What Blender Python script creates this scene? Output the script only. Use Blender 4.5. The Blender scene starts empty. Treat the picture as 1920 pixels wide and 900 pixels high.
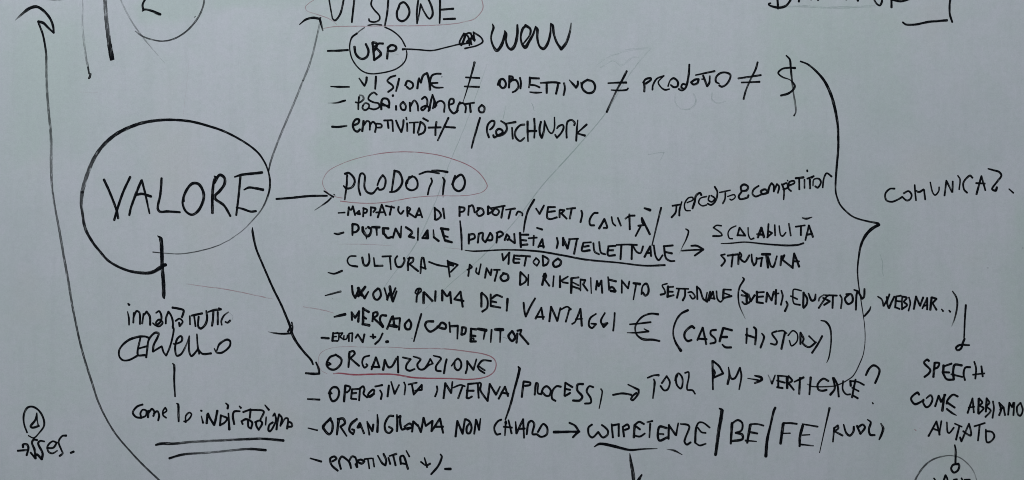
import bpy, math, random
from mathutils import Vector
random.seed(7)
C = bpy.context.scene
W, H = 1.92, 0.90            # the part of the board in view, metres (one photo pixel is one millimetre)

# ------------------------------------------------------------------ camera
cam = bpy.data.objects.new('camera', bpy.data.cameras.new('camera'))
C.collection.objects.link(cam)
cam.location = (0, -2.6, 0)
cam.rotation_euler = (math.radians(90), 0, 0)
cam.data.sensor_width = 36
cam.data.lens = 36 * 2.6 / W
cam.data.clip_end = 100
C.camera = cam

# ------------------------------------------------------------------ light
world = bpy.data.worlds.new('World'); C.world = world; world.use_nodes = True
bg = world.node_tree.nodes['Background']
bg.inputs[0].default_value = (0.90, 0.97, 1.0, 1); bg.inputs[1].default_value = 0.19

def area(name, loc, aim, size, power, col):
    l = bpy.data.lights.new(name, 'AREA'); l.shape = 'RECTANGLE'
    l.size, l.size_y = size; l.energy = power; l.color = col
    o = bpy.data.objects.new(name, l); C.collection.objects.link(o)
    o.location = loc
    o.rotation_euler = (Vector(aim) - Vector(loc)).to_track_quat('-Z', 'Y').to_euler()
    return o
area('ceiling_lamp', (-0.72, -2.25, 2.3), (-0.22, 0, 0.05), (3.1, 1.0), 73.5, (0.93, 0.985, 1.0))

C.view_settings.view_transform = 'Standard'; C.view_settings.look = 'None'
C.cycles.filter_width = 0.95
C.view_settings.exposure = 0; C.view_settings.gamma = 1

# ------------------------------------------------------------------ materials
def nodes(name):
    m = bpy.data.materials.new(name); m.use_nodes = True
    nt = m.node_tree
    return m, nt, nt.nodes, nt.links, nt.nodes['Principled BSDF']

def math_node(nt, op, a, b=None, c=None, clamp=False):
    n = nt.nodes.new('ShaderNodeMath'); n.operation = op; n.use_clamp = clamp
    for i, v in enumerate((a, b, c)):
        if v is None: continue
        if hasattr(v, 'is_output'): nt.links.new(v, n.inputs[i])
        else: n.inputs[i].default_value = v
    return n.outputs[0]

def noise(nt, vec, scale, detail=3, rough=.5):
    n = nt.nodes.new('ShaderNodeTexNoise'); n.inputs['Scale'].default_value = scale
    n.inputs['Detail'].default_value = detail; n.inputs['Roughness'].default_value = rough
    nt.links.new(vec, n.inputs['Vector'])
    return n.outputs['Fac']

def ramp(nt, fac, lo, hi):
    n = nt.nodes.new('ShaderNodeMapRange'); n.interpolation_type = 'SMOOTHSTEP'
    nt.links.new(fac, n.inputs['Value'])
    n.inputs['From Min'].default_value = lo; n.inputs['From Max'].default_value = hi
    return n.outputs['Result']

def mixc(nt, fac, a, b):
    n = nt.nodes.new('ShaderNodeMix'); n.data_type = 'RGBA'
    if hasattr(fac, 'is_output'): nt.links.new(fac, n.inputs['Factor'])
    else: n.inputs['Factor'].default_value = fac
    for v, s in ((a, n.inputs[6]), (b, n.inputs[7])):
        if hasattr(v, 'is_output'): nt.links.new(v, s)
        else: s.default_value = (*v, 1)
    return n.outputs[2]

# wiped marker left as pale green patches: (x0, y0, x1, y1 in millimetres from the top left, softness, strength)
SMEARS = [(5, 40, 175, 300, 45, .75), (255, -20, 372, 36, 14, .9), (372, -20, 640, 16, 16, .7), (595, 85, 690, 300, 22, .8),
          (575, 20, 660, 95, 16, .7), (880, -10, 1180, 60, 45, .55), (1440, 8, 1690, 150, 30, .65), (1600, 60, 1700, 260, 40, .6),
          (1625, 330, 1690, 560, 24, .6), (1640, 600, 1700, 930, 30, .55), (1895, 380, 1960, 930, 22, .75), (600, 480, 960, 640, 70, .5),
          (1440, 250, 1560, 360, 40, .5), (930, 220, 1160, 360, 60, .5), (1440, 120, 1540, 240, 40, .4), (1040, 700, 1240, 790, 45, .45),
          (1720, 820, 1880, 960, 45, .5), (20, 560, 200, 760, 70, .4), (1000, 740, 1090, 800, 30, .45)]

def board_material():
    m, nt, N, L, b = nodes('whiteboard_enamel')
    tc = N.new('ShaderNodeTexCoord'); P = tc.outputs['Object']
    sep = N.new('ShaderNodeSeparateXYZ'); L.new(P, sep.inputs[0])
    # slightly warped coordinates so patch edges are wiped, not ruled
    wob = noise(nt, P, 7, 4, .6)
    wob2 = noise(nt, P, 3.1, 3, .6)
    X = math_node(nt, 'MULTIPLY_ADD', wob, 0.09, math_node(nt, 'ADD', sep.outputs['X'], 0.96 - 0.045))
    Y = math_node(nt, 'MULTIPLY_ADD', wob2, 0.09, math_node(nt, 'SUBTRACT', 0.45 - 0.045, sep.outputs['Z']))
    tot = None
    for x0, y0, x1, y1, s, k in SMEARS:
        s /= 1000
        f = math_node(nt, 'MULTIPLY', ramp(nt, X, x0/1000 - s, x0/1000 + s), ramp(nt, X, x1/1000 + s, x1/1000 - s))
        g = math_node(nt, 'MULTIPLY', ramp(nt, Y, y0/1000 - s, y0/1000 + s), ramp(nt, Y, y1/1000 + s, y1/1000 - s))
        f = math_node(nt, 'MULTIPLY', math_node(nt, 'MULTIPLY', f, g), k)
        tot = f if tot is None else math_node(nt, 'MAXIMUM', tot, f)
    # blotches of thin haze everywhere and streaks of the wiping hand
    bl = math_node(nt, 'MULTIPLY_ADD', ramp(nt, noise(nt, P, 8, 5, .62), .40, .64), .6, math_node(nt, 'MULTIPLY', ramp(nt, noise(nt, P, 34, 4, .6), .44, .56), .4))
    mp = N.new('ShaderNodeMapping'); mp.inputs['Scale'].default_value = (2.2, 1, 16); mp.inputs['Rotation'].default_value = (0, .12, 0); L.new(P, mp.inputs[0])
    st = noise(nt, mp.outputs[0], 3, 6, .65)
    mp2 = N.new('ShaderNodeMapping'); mp2.inputs['Scale'].default_value = (18, 1, 1.6); L.new(P, mp2.inputs[0])
    st2 = noise(nt, mp2.outputs[0], 2.4, 5, .6)
    green = math_node(nt, 'MULTIPLY_ADD', bl, .55, math_node(nt, 'MULTIPLY', tot, math_node(nt, 'MULTIPLY_ADD', st, .9, .55)), clamp=True)
    clean = (.598, .612, .676); dull = (.530, .596, .600)
    c = mixc(nt, green, clean, dull)
    c = mixc(nt, math_node(nt, 'MULTIPLY', ramp(nt, st2, .45, .72), .30), c, (.50, .535, .57))
    cl = ramp(nt, noise(nt, P, 2.6, 6, .68), .42, .68)
    c = mixc(nt, math_node(nt, 'MULTIPLY', cl, .36), c, (.485, .53, .565))
    fl = ramp(nt, noise(nt, P, 48, 4, .7), .5, .68)
    c = mixc(nt, math_node(nt, 'MULTIPLY', fl, .16), c, (.46, .50, .53))
    # a last trace of red wiped between the case history and the verticale lines
    pk = noise(nt, P, 4.2, 3, .5)
    c = mixc(nt, math_node(nt, 'MULTIPLY', ramp(nt, pk, .56, .72), .30), c, (.60, .585, .60))
    grain = noise(nt, P, 420, 2, .7)
    grain2 = noise(nt, P, 130, 3, .7)
    gv = math_node(nt, 'ADD', math_node(nt, 'MULTIPLY_ADD', grain, .24, .88), math_node(nt, 'MULTIPLY_ADD', grain2, .16, -.08))
    mul = N.new('ShaderNodeMix'); mul.data_type = 'RGBA'; mul.blend_type = 'MULTIPLY'; mul.inputs['Factor'].default_value = 1
    L.new(c, mul.inputs[6]); L.new(gv, mul.inputs[7])
    # dust specks
    vo = N.new('ShaderNodeTexVoronoi'); vo.inputs['Scale'].default_value = 17; vo.inputs['Randomness'].default_value = 1; L.new(P, vo.inputs['Vector'])
    spk = math_node(nt, 'MULTIPLY', ramp(nt, vo.outputs['Distance'], .034, .016), ramp(nt, noise(nt, P, 6, 1), .54, .60))
    c = mixc(nt, math_node(nt, 'MULTIPLY', spk, .35), mul.outputs[2], (.12, .13, .14))
    L.new(c, b.inputs['Base Color'])
    b.inputs['Roughness'].default_value = .38
    b.inputs['Specular IOR Level'].default_value = .35
    bp = N.new('ShaderNodeBump'); bp.inputs['Strength'].default_value = .06; bp.inputs['Distance'].default_value = .004
    L.new(noise(nt, P, 60, 3), bp.inputs['Height']); L.new(bp.outputs[0], b.inputs['Normal'])
    return m

def ink_material(name, dark, pale, power):
    """Dry-erase ink: 'ink_load' says how much ink the pen laid down; streaks run along the stroke."""
    m, nt, N, L, b = nodes(name)
    def attr(a):
        n = N.new('ShaderNodeAttribute'); n.attribute_name = a; return n.outputs['Fac']
    d, al, ac = attr('ink_load'), attr('ink_along'), attr('ink_across')
    cv = N.new('ShaderNodeCombineXYZ')
    L.new(math_node(nt, 'MULTIPLY', al, 14), cv.inputs[0]); L.new(math_node(nt, 'MULTIPLY', ac, 1.5), cv.inputs[1])
    s = noise(nt, cv.outputs[0], 1.6, 3, .6)
    cv2 = N.new('ShaderNodeCombineXYZ')
    L.new(math_node(nt, 'MULTIPLY', al, 75), cv2.inputs[0]); L.new(math_node(nt, 'MULTIPLY', ac, 1.1), cv2.inputs[1])
    s2 = noise(nt, cv2.outputs[0], 1.0, 2, .5)
    thin = math_node(nt, 'SUBTRACT', 1.0, d)
    d = math_node(nt, 'POWER', d, power)
    a = math_node(nt, 'MULTIPLY_ADD', math_node(nt, 'MULTIPLY', math_node(nt, 'SUBTRACT', s, .5), thin), 1.7, d)
    # even a wet stroke has a few thinner streaks
    a = math_node(nt, 'SUBTRACT', a, math_node(nt, 'MULTIPLY', ramp(nt, s2, .50, .74), .46), clamp=True)
    L.new(a, b.inputs['Alpha'])
    L.new(mixc(nt, ramp(nt, s, .4, .75), dark, pale), b.inputs['Base Color'])
    b.inputs['Roughness'].default_value = .55
    b.inputs['Specular IOR Level'].default_value = .05
    return m

INK = {'black': ink_material('black_marker', (.0022, .003, .005), (.008, .0095, .014), 1.6),
       'red': ink_material('red_marker', (.36, .05, .085), (.43, .11, .15), 1.32),
       'green': ink_material('green_ghost', (.33, .43, .41), (.38, .47, .45), .8)}

# ------------------------------------------------------------------ the board
def board_mesh():
    x, z, t, r = 1.55, 0.80, 0.018, 0.004
    me = bpy.data.meshes.new('whiteboard')
    prof = [(0, 0), (r*.3, r*.7), (r, r)]          # bevel: depth behind the face, outward step
    rings = []; V = []
    for dep, out in ((0, 0), (.0008, .0022), (.003, .003), (t, .003)):
        rings.append(len(V))
        for sx, sz in ((-1, -1), (1, -1), (1, 1), (-1, 1)):
            V.append((sx*(x + out), dep, sz*(z + out)))
    F = [(0, 1, 2, 3)]
    for a, b_ in zip(rings, rings[1:]):
        for i in range(4):
            j = (i + 1) % 4
            F.append((a + i, b_ + i, b_ + j, a + j))
    q = rings[-1]; F.append((q+3, q+2, q+1, q))
    me.from_pydata(V, [], F); me.update()
    return me
board = bpy.data.objects.new('whiteboard', board_mesh())
C.collection.objects.link(board)
board.data.materials.append(board_material())
board['label'] = 'grey-lit whiteboard filled with black handwritten notes, arrows and faded red ovals'
board['category'] = 'whiteboard'

# ------------------------------------------------------------------ pen strokes
# A stroke is a list of "x,y[,width[,density]]" in sixths of a millimetre from the current origin O (mm from the top left).
ORG = [0, 0]
def O(x, y): ORG[:] = [x, y]

def parse(txt, w):
    org = list(ORG)
    for s in txt.split(';'):
        s = s.strip()
        if not s: continue
        if s[0] == '@': org = [float(v) for v in s[1:].split(',')]; continue
        flat = s[0] == 'q'
        if flat: s = s[1:].strip()
        cw, cd, pts = w, 1.0, []
        for p in s.split():
            v = [float(q) for q in p.split(',')]
            if len(v) > 2: cw = v[2]
            if len(v) > 3: cd = v[3]
            pts.append((org[0] + v[0]/6, org[1] + v[1]/6, cw/6, cd))
        yield pts, flat

def spline(p):
    """Centripetal-ish Catmull-Rom through the points, about one sample per 1.3 mm."""
    out = []
    n = len(p)
    for i in range(n - 1):
        p1, p2 = p[i], p[i+1]
        p0 = p[i-1] if i else tuple(2*a - b for a, b in zip(p1, p2))
        p3 = p[i+2] if i + 2 < n else tuple(2*b - a for a, b in zip(p1, p2))
        d1 = math.dist(p1[:2], p2[:2]) or 1e-6
        d0 = math.dist(p0[:2], p1[:2]) or 1e-6; d2 = math.dist(p2[:2], p3[:2]) or 1e-6
        m1 = [(p2[k]-p0[k])/(d0+d1)*d1 for k in (0, 1)]; m2 = [(p3[k]-p1[k])/(d1+d2)*d1 for k in (0, 1)]
        k = max(5, int(d1/1.2))
        for j in range(k):
            t = j/k; t2 = t*t; t3 = t2*t
            h = (2*t3-3*t2+1, t3-2*t2+t, -2*t3+3*t2, t3-t2)
            x, y = (h[0]*p1[q] + h[1]*m1[q] + h[2]*p2[q] + h[3]*m2[q] for q in (0, 1))
            out.append((x, y, p1[2]+(p2[2]-p1[2])*t, p1[3]+(p2[3]-p1[3])*t))
    out.append(p[-1])
    return out

def split_corners(p):
    cur = [p[0]]
    for i in range(1, len(p) - 1):
        cur.append(p[i])
        a = math.atan2(p[i][1]-p[i-1][1], p[i][0]-p[i-1][0]); b = math.atan2(p[i+1][1]-p[i][1], p[i+1][0]-p[i][0])
        if abs((b - a + math.pi) % (2*math.pi) - math.pi) > math.radians(108):
            yield cur; cur = [p[i]]
    cur.append(p[-1]); yield cur

LAYER = [0]
class Lines(dict):
    def __missing__(self, part): return next(o for k, o in self.items() if part in k)
LINES = Lines()
THICKEN = 1.01
def M(name, label, w, txt, parent=None, col='black'):
    V, F, D, A, X = [], [], [], [], []
    def v(x, y, dep, d, al, ac):
        V.append(((x - 960)/1000, -dep, (450 - y)/1000)); D.append(d); A.append(al); X.append(ac); return len(V) - 1
    for pts, flat in parse(txt, w):
        for piece in split_corners(pts):
            if len(piece) < 2: continue
            s = spline(piece); n = len(s)
            LAYER[0] += 1
            dep = (0.00016 if col == 'black' else 0.00005) + (LAYER[0] % 89)*(0.000004 if col == 'black' else 0.000001)
            ph = random.random()*50; seed = random.random()*40
            L = 0.0; prev = None; wob = random.random()*6
            for i, (x, y, ww, d) in enumerate(s):
                a, b = s[max(0, i-1)], s[min(n-1, i+1)]
                tx, ty = b[0]-a[0], b[1]-a[1]; q = math.hypot(tx, ty) or 1; tx /= q; ty /= q
                if i: L += math.dist(s[i-1][:2], (x, y))
                r = ww/2*(THICKEN if d > .9 else .93)*(1 + .05*math.sin(L*.37 + wob) + .03*math.sin(L*1.3 + wob*2))
                z = dep + i*1e-8
                l = v(x + ty*r, y - tx*r, z, d, ph + L/1000, seed + 1); c = v(x, y, z, d, ph + L/1000, seed); e = v(x - ty*r, y + tx*r, z, d, ph + L/1000, seed - 1)
                if prev: F.append((prev[0], prev[1], c, l)); F.append((prev[1], prev[2], e, c))
                if i in (0, n-1) and not flat:      # rounded end left by the pen tip
                    sg = -1 if i == 0 else 1
                    fan = [l]
                    for k in range(1, 6):
                        g = math.pi*k/6
                        fan.append(v(x + ty*r*math.cos(g) + sg*tx*r*math.sin(g)*.8, y - tx*r*math.cos(g) + sg*ty*r*math.sin(g)*.8, z, d, ph + L/1000, seed + math.cos(g)))
                    fan.append(e)
                    for g, h in zip(fan, fan[1:]): F.append((c, g, h))
                prev = (l, c, e)
    me = bpy.data.meshes.new(name); me.from_pydata(V, [], F)
    for nm, dat in (('ink_load', D), ('ink_along', A), ('ink_across', X)):
        at = me.attributes.new(nm, 'FLOAT', 'POINT'); at.data.foreach_set('value', dat)
    me.materials.append(INK[col]); me.update()
    # every ink face looks out from the board
    o = bpy.data.objects.new(name, me); C.collection.objects.link(o)
    o.parent = parent or board
    if label:
        if name == 'text_line':
            LINES[label] = o
        o['label'] = label if len(label.split()) > 3 else ('handwritten ' + label if name != 'handwritten_word' else 'handwritten black word ' + label)
    return o

# ---- top left marks
O(0,0)
M('drawn_arrow','long curved arrow with hooked head rising at left of VALORE',26,
 "170,228,10,.45 240,165,30,.8 330,95,38,1 400,75,34 450,90,32 520,150,30 570,220,28 598,300,28 605,370,22;605,370,22 540,310,26 490,260,34 430,240,26;430,240,26 450,300,24 480,380,24 505,500,24,.95 520,620,28,.8 521,780,30,.62 530,1030,31,.68 550,1280,30,.7 570,1480,32,.68 577,1650,34,.6 575,1820,34,.6 580,2020,30,.66 595,2170,26,.7 620,2340,24,.7 655,2520,28,.66 690,2720,30,.7 730,2950,32,.72 770,3170,30,.72 810,3420,28,.74 850,3620,26,.78 900,3850,26,.8 960,4070,27,.78 1040,4320,27,.78 1098,4500,25,.75 1180,4680,22,.8 1300,4880,22,.82 1450,5060,22,.82 1600,5220,23,.82 1800,5410,24,.82 1900,5500,24,.82")
M('vertical_stroke','thin grey upright stroke with hooked foot',22,
 "935,-20,20,.28 928,160,18,.4 930,300,22,.33 945,480,26,.42 975,680,28,.5 990,745,26,.55;990,755,22,.85 1003,830,22,.9;1020,830,22,1 1008,870,26 998,882,20")
M('vertical_stroke','broad dark brownish upright stroke with square foot',50,
 "q 1182,-30,46,.74 1190,150,46,.68 1210,340,50,.74 1235,520,52,.92 1262,672,56,1;1245,672,24,1 1280,662,22")
M('pen_mark','short arc cut by the top edge',14,"500,-8,14,.6 640,0 740,-10")
M('pen_mark','faint grey slanting line crossing the foot of the circle',18,
 "1345,-30,18,.4 1420,130 1500,270,18,.45 1600,410,20,.5 1700,530,14,.35 1850,710,8,.2")
O(240,0)
M('drawn_circle','thin circle cut by the top edge, around a hooked mark',20,
 "80,350,14,.6 150,400,20,.7 250,440,18,.75 390,463,18,.82 520,435,20,.82 640,365,21,.8 740,265,24,.75 810,160,24,.75 850,50,22,.72 860,-30,20;745,195,10,.6 760,183")
M('pen_mark','black hooked mark inside the circle',24,
 "195,-12,24 165,50 170,105;170,107 215,108,24 290,130,28 365,162,28;160,124,14 180,115;300,150,12,.8 350,170")
# ---- VISIONE heading
O(560,0)
H=M('heading','VISIONE heading cut by the top edge',23,
 "340,-20,18 360,100 380,210,16;380,210,18 412,230,22 470,150,24 510,-20,22"
 ";628,-20,22 612,120,24 598,250,22;830,-20,20 815,50 850,110 910,180 905,225 850,248 795,235 790,212;1010,-20,24 995,150 970,285,20"
 ";1120,100,26 1140,45 1185,26 1235,85 1245,150 1210,215 1160,238 1115,210 1105,140 1130,70"
 ";1348,-20,24 1330,130 1332,265,18;1332,265,18 1355,160 1372,45,22;1372,45,20 1410,130 1470,210,22 1505,170,26 1500,90,26 1460,-10,26"
 ";1560,-16 1660,-16;1590,-10,26 1590,120 1585,260,20;1585,110,22 1740,98,26;1630,215,24 1760,210,26")
M('red_oval','faint faded red oval',11,
 "430,275,9,.3 340,210,11,.4 200,160 100,125 75,80 110,40 200,-20;280,320,10,.4 400,300,12,.45 600,295 800,295 1100,290 1340,290 1600,280 1800,260 1830,252 1970,215 2050,140 2075,80 2060,0 2040,-20",col='red',parent=H)
M('drawn_arrow','thin slanting arrow from the VALORE circle up to VISIONE',26,
 "10,275,12 80,220,24 160,200,28 230,210,28;235,205,26 255,280,26 272,345,16,.7;250,198,14 228,216;232,270,16,.5 225,320,20,.55 200,430,22,.6 160,600,24,.6 110,760,26,.58 50,905,26,.58;@300,210;1608,-355,24,.58 1540,-180,25,.58 1465,0,25,.58 1380,200,25,.6 1300,400,25,.62 1245,560,24,.7 1222,660,18,.95")
LN=M('text_line','line reading USP in a circle, arrow, WOW',24,"325,573,22 440,570,26 555,562,24")
M('drawn_circle','oval around USP',17,
 "655,376,24 600,420,20 575,500,16 578,580 610,680 690,780 780,825 900,825 1060,790 1150,740 1200,680 1217,610 1212,570;1203,525,17 1150,430 1060,350 970,305;935,281,18,.9 850,274 780,285;740,310,15,.75 690,345 660,372",parent=LN)
M('handwritten_word','USP',27,
 "628,525,28 640,600 680,650 725,662 770,635 785,570 755,495;830,480,28 840,560 850,675;835,475 880,490 870,540 850,570;860,520,26 900,490 950,490;860,530 920,590,30 920,620 850,675,26;1005,530,26 1000,600 995,660;1000,540 1040,508 1090,520 1095,555 1050,575 1005,570;1060,605,10,.3 1120,614",parent=LN)
M('drawn_arrow','long thin line ending in a scribbled arrowhead',20,
 "1170,555,26 1205,552,18 1340,558,17 1500,568 1650,535,15 1800,498,17"
 ";1860,375,22 1810,475 1830,510 1865,420 1880,380 1910,420 1915,490;1875,385 1920,370 1945,400 1920,510;1935,370 1960,440 1980,460 1965,360;1970,365,20 2050,420 2070,470 2010,510,18 1915,535 1870,545,20;1800,500 1860,492 1900,485;1845,400,22 1880,390 1850,480;1890,470 1930,430 1945,500;1955,400 1985,450",parent=LN)
O(840,0)
M('handwritten_word','WOW in broad strokes',30,
 "500,270,12 512,310,30 492,375,22 485,440,20 510,520,26 550,568,36 600,510,36 635,400,28 638,345,14;638,345,14 655,380,28 650,450,24 675,530,26 715,553,36 755,500,34 780,380,32 780,280,24"
 ";875,288,30 840,325,30 818,420,22 835,500,26 870,530,42 910,470,32 960,380,26 985,300,18;870,285,32 925,325,28 922,390,22 880,450,18 842,498"
 ";985,295,14 1005,330,32 1005,430,26 1030,520,24 1075,548,34 1120,490,30 1150,380,26 1155,265,14;1155,262,14 1178,290,32 1190,380,26 1225,480,26 1275,553,34 1330,480,32,.92 1370,360,26,.92 1385,260,18,.7",parent=LN)
# ---- top right fragments
O(1400,0)
M('letter_fragment',None,24,"345,-16,26 350,50 352,100,18;270,35,16 250,40,18 250,55,20 300,75,24 370,85,30 440,65,26 490,5,24 495,-20")
M('letter_fragment',None,24,"592,-16,26 586,18,24")
M('letter_fragment',None,24,"722,-8,14 724,0")
M('letter_fragment',None,24,"798,-8 804,0")
M('letter_fragment',None,24,"1110,-8,16 1125,-4")
M('letter_fragment',None,24,"1245,-10,28 1252,8")
M('letter_fragment',None,24,"1425,-20,20 1460,40 1498,60,22 1520,20,24 1522,-20")
M('letter_fragment',None,24,"1628,-20,26 1628,82;1640,0,22 1740,14,24 1830,-12")
O(1600,0)
M('drawn_bracket','square bracket corner at the top right',24,
 "1092,-20,24 1082,60,24 1085,160,24 1112,248,24;555,250,20 590,275,24 700,275,24 850,245,26 1000,232,26 1055,228,26")
# ---- VISIONE line
O(600,120)
LN=M('text_line','line VISIONE not equal OBIETTIVO not equal PRODOTTO not equal $',24,"120,252,12 220,257,24 330,257,16")
M('handwritten_word','VISIONE',25,
 "440,160,16 475,210,22 500,245,22 520,200,26 525,150,26;630,140,26 625,220 620,280,20;850,130,22 790,150 758,190 810,235 825,265 765,315,22;890,165,26 875,230 855,305,20;960,240,28 985,190,26 1040,215,24 1045,255 1010,280 975,255"
 ";1095,275,26 1105,200 1115,160;1115,170,26 1135,210 1160,130 1205,100;1205,105,30 1230,190,32 1237,290,28;1235,200,26 1260,130,24 1310,110 1360,110,22;1245,215,24 1325,212,20;1245,225 1290,262 1385,265,18;1368,146,10 1374,143",parent=LN)
M('not_equal_sign',None,22,"1738,-20,28 1735,0,26 1700,130,22 1650,300,15 1610,425,11,.8;1640,150,20 1795,158,22;1625,252,20 1790,258,24",parent=LN)
LN=M('text_line','line Posizionamento',22,"90,440,12,.35 150,440,20,.6 210,432,22,.95 250,420,24,1 285,410,22")
M('handwritten_word','Posizionamento',23,
 "430,510,22 432,440 440,370,24;400,430,20 440,435 490,395,26,.75 480,360 445,350,20,.7;480,470,22,.8 510,440 550,455,22,1 545,495 505,520 478,495 485,465"
 ";640,345,22 605,320 560,350 545,395 600,430 660,445 665,485 610,510 560,500;690,510,26 690,430 710,390 760,395 780,440 770,490;690,465 780,470;695,440 780,490;818,355,30 822,356;855,470,24 857,515"
 ";935,425,24 905,460 920,510 955,515 965,470 935,425;1010,435,24 1015,530;1015,480 1060,410 1095,450 1105,525;1145,395,24 1180,370 1205,400 1205,450 1180,500 1150,520 1140,495 1190,470 1225,490 1220,530"
 ";1230,520,26 1245,430 1265,345,18;1265,345,22 1285,420 1270,500;1270,360 1310,470;1290,490 1320,430 1365,415 1400,450 1395,540,22;1445,460,24 1500,440 1500,395 1465,395 1450,450 1460,510 1505,555,26 1550,520"
 ";1540,540,26 1555,470 1575,430;1560,450 1610,440 1640,480 1635,545;1640,450 1735,435,22;1685,445,26 1695,540;1820,460,24 1785,500 1800,540 1840,540 1850,490 1820,460",parent=LN)
LN=M('text_line','line Emotività +/- / Patchwork',24,"135,705,26 200,708,26 300,695,22")
M('handwritten_word','Emotività',23,
 "375,690,26 430,665 440,625 400,625 370,680 385,740 420,760 450,735;475,755,26 485,680 490,640;490,690 530,640 560,660 560,740;560,690 595,650 630,690 620,765;640,670,22 690,680 690,710 650,715;720,635,22 810,632;760,635,24 770,720"
 ";815,640,22 820,755;855,635,24 885,710 915,765 935,690 940,630;970,600,20 975,625;980,665,22 982,755;1005,660,18 1105,655;1060,660,24 1055,775;1100,775,24 1120,700 1130,650 1170,680 1185,720 1165,770 1110,795;1160,610,24 1215,640",parent=LN)
M('plus_minus_sign',None,23,"1310,650,24 1300,720 1298,800;1220,715,24 1360,712;1445,605,24 1390,720 1325,860,20;1415,708,24 1520,715",parent=LN)
M('slash_mark',None,23,"1800,605,24 1760,740,25 1715,900,22 1705,945,18",parent=LN)
O(860,120)
M('handwritten_word','OBIETTIVO',24,
 "440,235,24 460,180 500,170,26 530,215 520,260 490,270,26 460,230 478,165,20;570,135,26 570,200 565,265;575,140,32 605,150,32 595,180 575,200;590,185,24 640,180 665,210 670,260 640,300 605,318,20;690,155,24 700,210 695,275"
 ";800,150,26 800,210 790,265,20;800,158,24 850,160 905,162;810,235,22 860,240 910,262;800,315,14 860,322,24 935,320,14;920,212,18 1010,208,26 1080,205 1140,215,22;990,215,26 990,325;1120,220,26 1110,270 1095,335;1185,215,24 1195,270 1180,350"
 ";1245,180,14 1290,230,26 1320,265,28 1340,230 1340,195,24;1450,175,26 1390,220 1395,280 1450,325 1510,315 1535,260 1510,200 1445,178;1375,205,14 1382,262,20",parent=LINES['VISIONE'])
M('not_equal_sign',None,23,"1890,80,26 1850,160 1780,290,24,.85 1700,460,24,.8 1665,540,25,1;1680,215,16 1780,210,22 1885,208,26;1715,292,14 1800,297,20 1890,290,20 1905,272",parent=LINES['VISIONE'])
O(860,200)
M('handwritten_word','Patchwork',24,
 "340,345,24 318,270 330,200 370,160 400,165 400,200 375,240 350,258,18;475,160,20 530,200,24 540,260,26 500,310 440,325 420,280 450,250 490,265 490,295 440,325 400,345 390,320;540,190,20 640,172,26;600,235,20 608,360,24"
 ";740,200,24 690,210 640,270 640,340 690,385 740,350,18;775,165,26 775,270 780,390,16;775,275,26 875,272;850,135,24 855,240 850,350,20;925,170,26 910,240 915,310 935,350 960,260 965,160,14;965,160,20 1010,270 1045,300 1075,250 1078,120,18"
 ";1085,315,20 1105,350,24 1150,300 1180,240 1170,205 1125,220 1105,245,18;1215,350,24 1212,260 1225,170 1270,150 1305,180 1300,210;1340,150,14 1330,250,24 1322,385;1440,200,26 1330,300,18;1330,300,18 1420,325,28",parent=LINES['Emotiv'])
O(1120,90)
M('handwritten_word','PRODOTTO',24,
 "520,375,22 530,430,26 528,490;515,390,22 545,350,26 600,340 600,360 545,400;620,470,22 625,420 670,345 750,312,18;750,312,16 720,340 685,385,18 715,440 760,470,22 810,462,18;795,430,18 820,365 860,340,26 905,380 900,430 860,440 825,415,18"
 ";1035,185,22 1030,280,26 1010,400 990,450 950,475 915,460;990,410,24 960,405 945,440 970,460;1055,385,26 1100,355 1140,350 1125,395 1080,410 1055,385;1105,305,16 1200,285,22 1320,260,24;1190,310,26 1205,350 1235,430 1260,390 1265,315,18;1175,350,16 1205,350"
 ";1370,400,18 1335,380,24 1335,330 1380,285 1440,275 1495,300 1490,350 1450,410 1400,435 1370,420",parent=LINES['VISIONE'])
M('not_equal_sign',None,23,"1803,160,24 1780,240 1720,360,24,.85 1670,480,22,.9 1645,575,24,1;1585,342,22 1700,325 1840,305,24;1622,388,20 1720,385 1825,380,24",parent=LINES['VISIONE'])
O(1340,90)
M('dollar_sign',None,22,"805,85,16 845,130,24 855,220 870,370,24,.85 885,500,20,.75 905,620,24,.65 912,720,20,.7 892,762,18,.95;905,225,28 840,222,22 760,235,22 715,280,22 760,325,18 850,360,14,.85 900,420,24,1 890,460 830,510,26 745,535,26",parent=LINES['VISIONE'])
# ---- PRODOTTO heading
O(580,280)
H=M('heading','PRODOTTO heading in larger capitals',25,
 "400,275,26 445,265 500,320 510,370 480,425 420,440 385,410,18;425,290,24 420,400 398,565,20;575,515,24 555,440 560,340 575,280 600,270 625,300 620,420 650,480,26 710,495 770,430,22;765,405,20 790,340,24 825,290 855,330 855,390 835,440 790,455 770,430"
 ";960,240,26 945,340 925,480,20;955,240,28 1010,260 1045,340 1030,410 970,470 905,480,20;1160,300,24 1095,360 1095,430 1150,460 1210,430 1215,360 1180,310 1130,310;1120,310,20 1100,380,24;1235,280,20 1330,250,24 1460,270,22;1380,240,24 1460,240 1555,255,28"
 ";1370,325,22 1380,360 1350,430 1332,510,20;1500,315,18 1520,350,26 1510,420 1502,510,20;1640,295,22 1620,350 1605,395;1610,390,26 1640,330 1710,285 1750,360 1730,440 1680,470 1630,440 1610,385;1500,535,10,.6 1512,535")
M('red_oval','faded dark red oval',12,
 "350,582,13,.65 500,600,12,.55 700,607,12,.55 900,590 1150,545,11 1400,525,10,.5 1750,520 1920,490,12 1985,450 2000,400 1920,275,12,.6 1800,185 1600,105 1400,55 1150,30 900,35 650,75,10,.45 420,140 220,240 150,350 160,420 220,500 300,535 370,548",col='red',parent=H)
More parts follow.
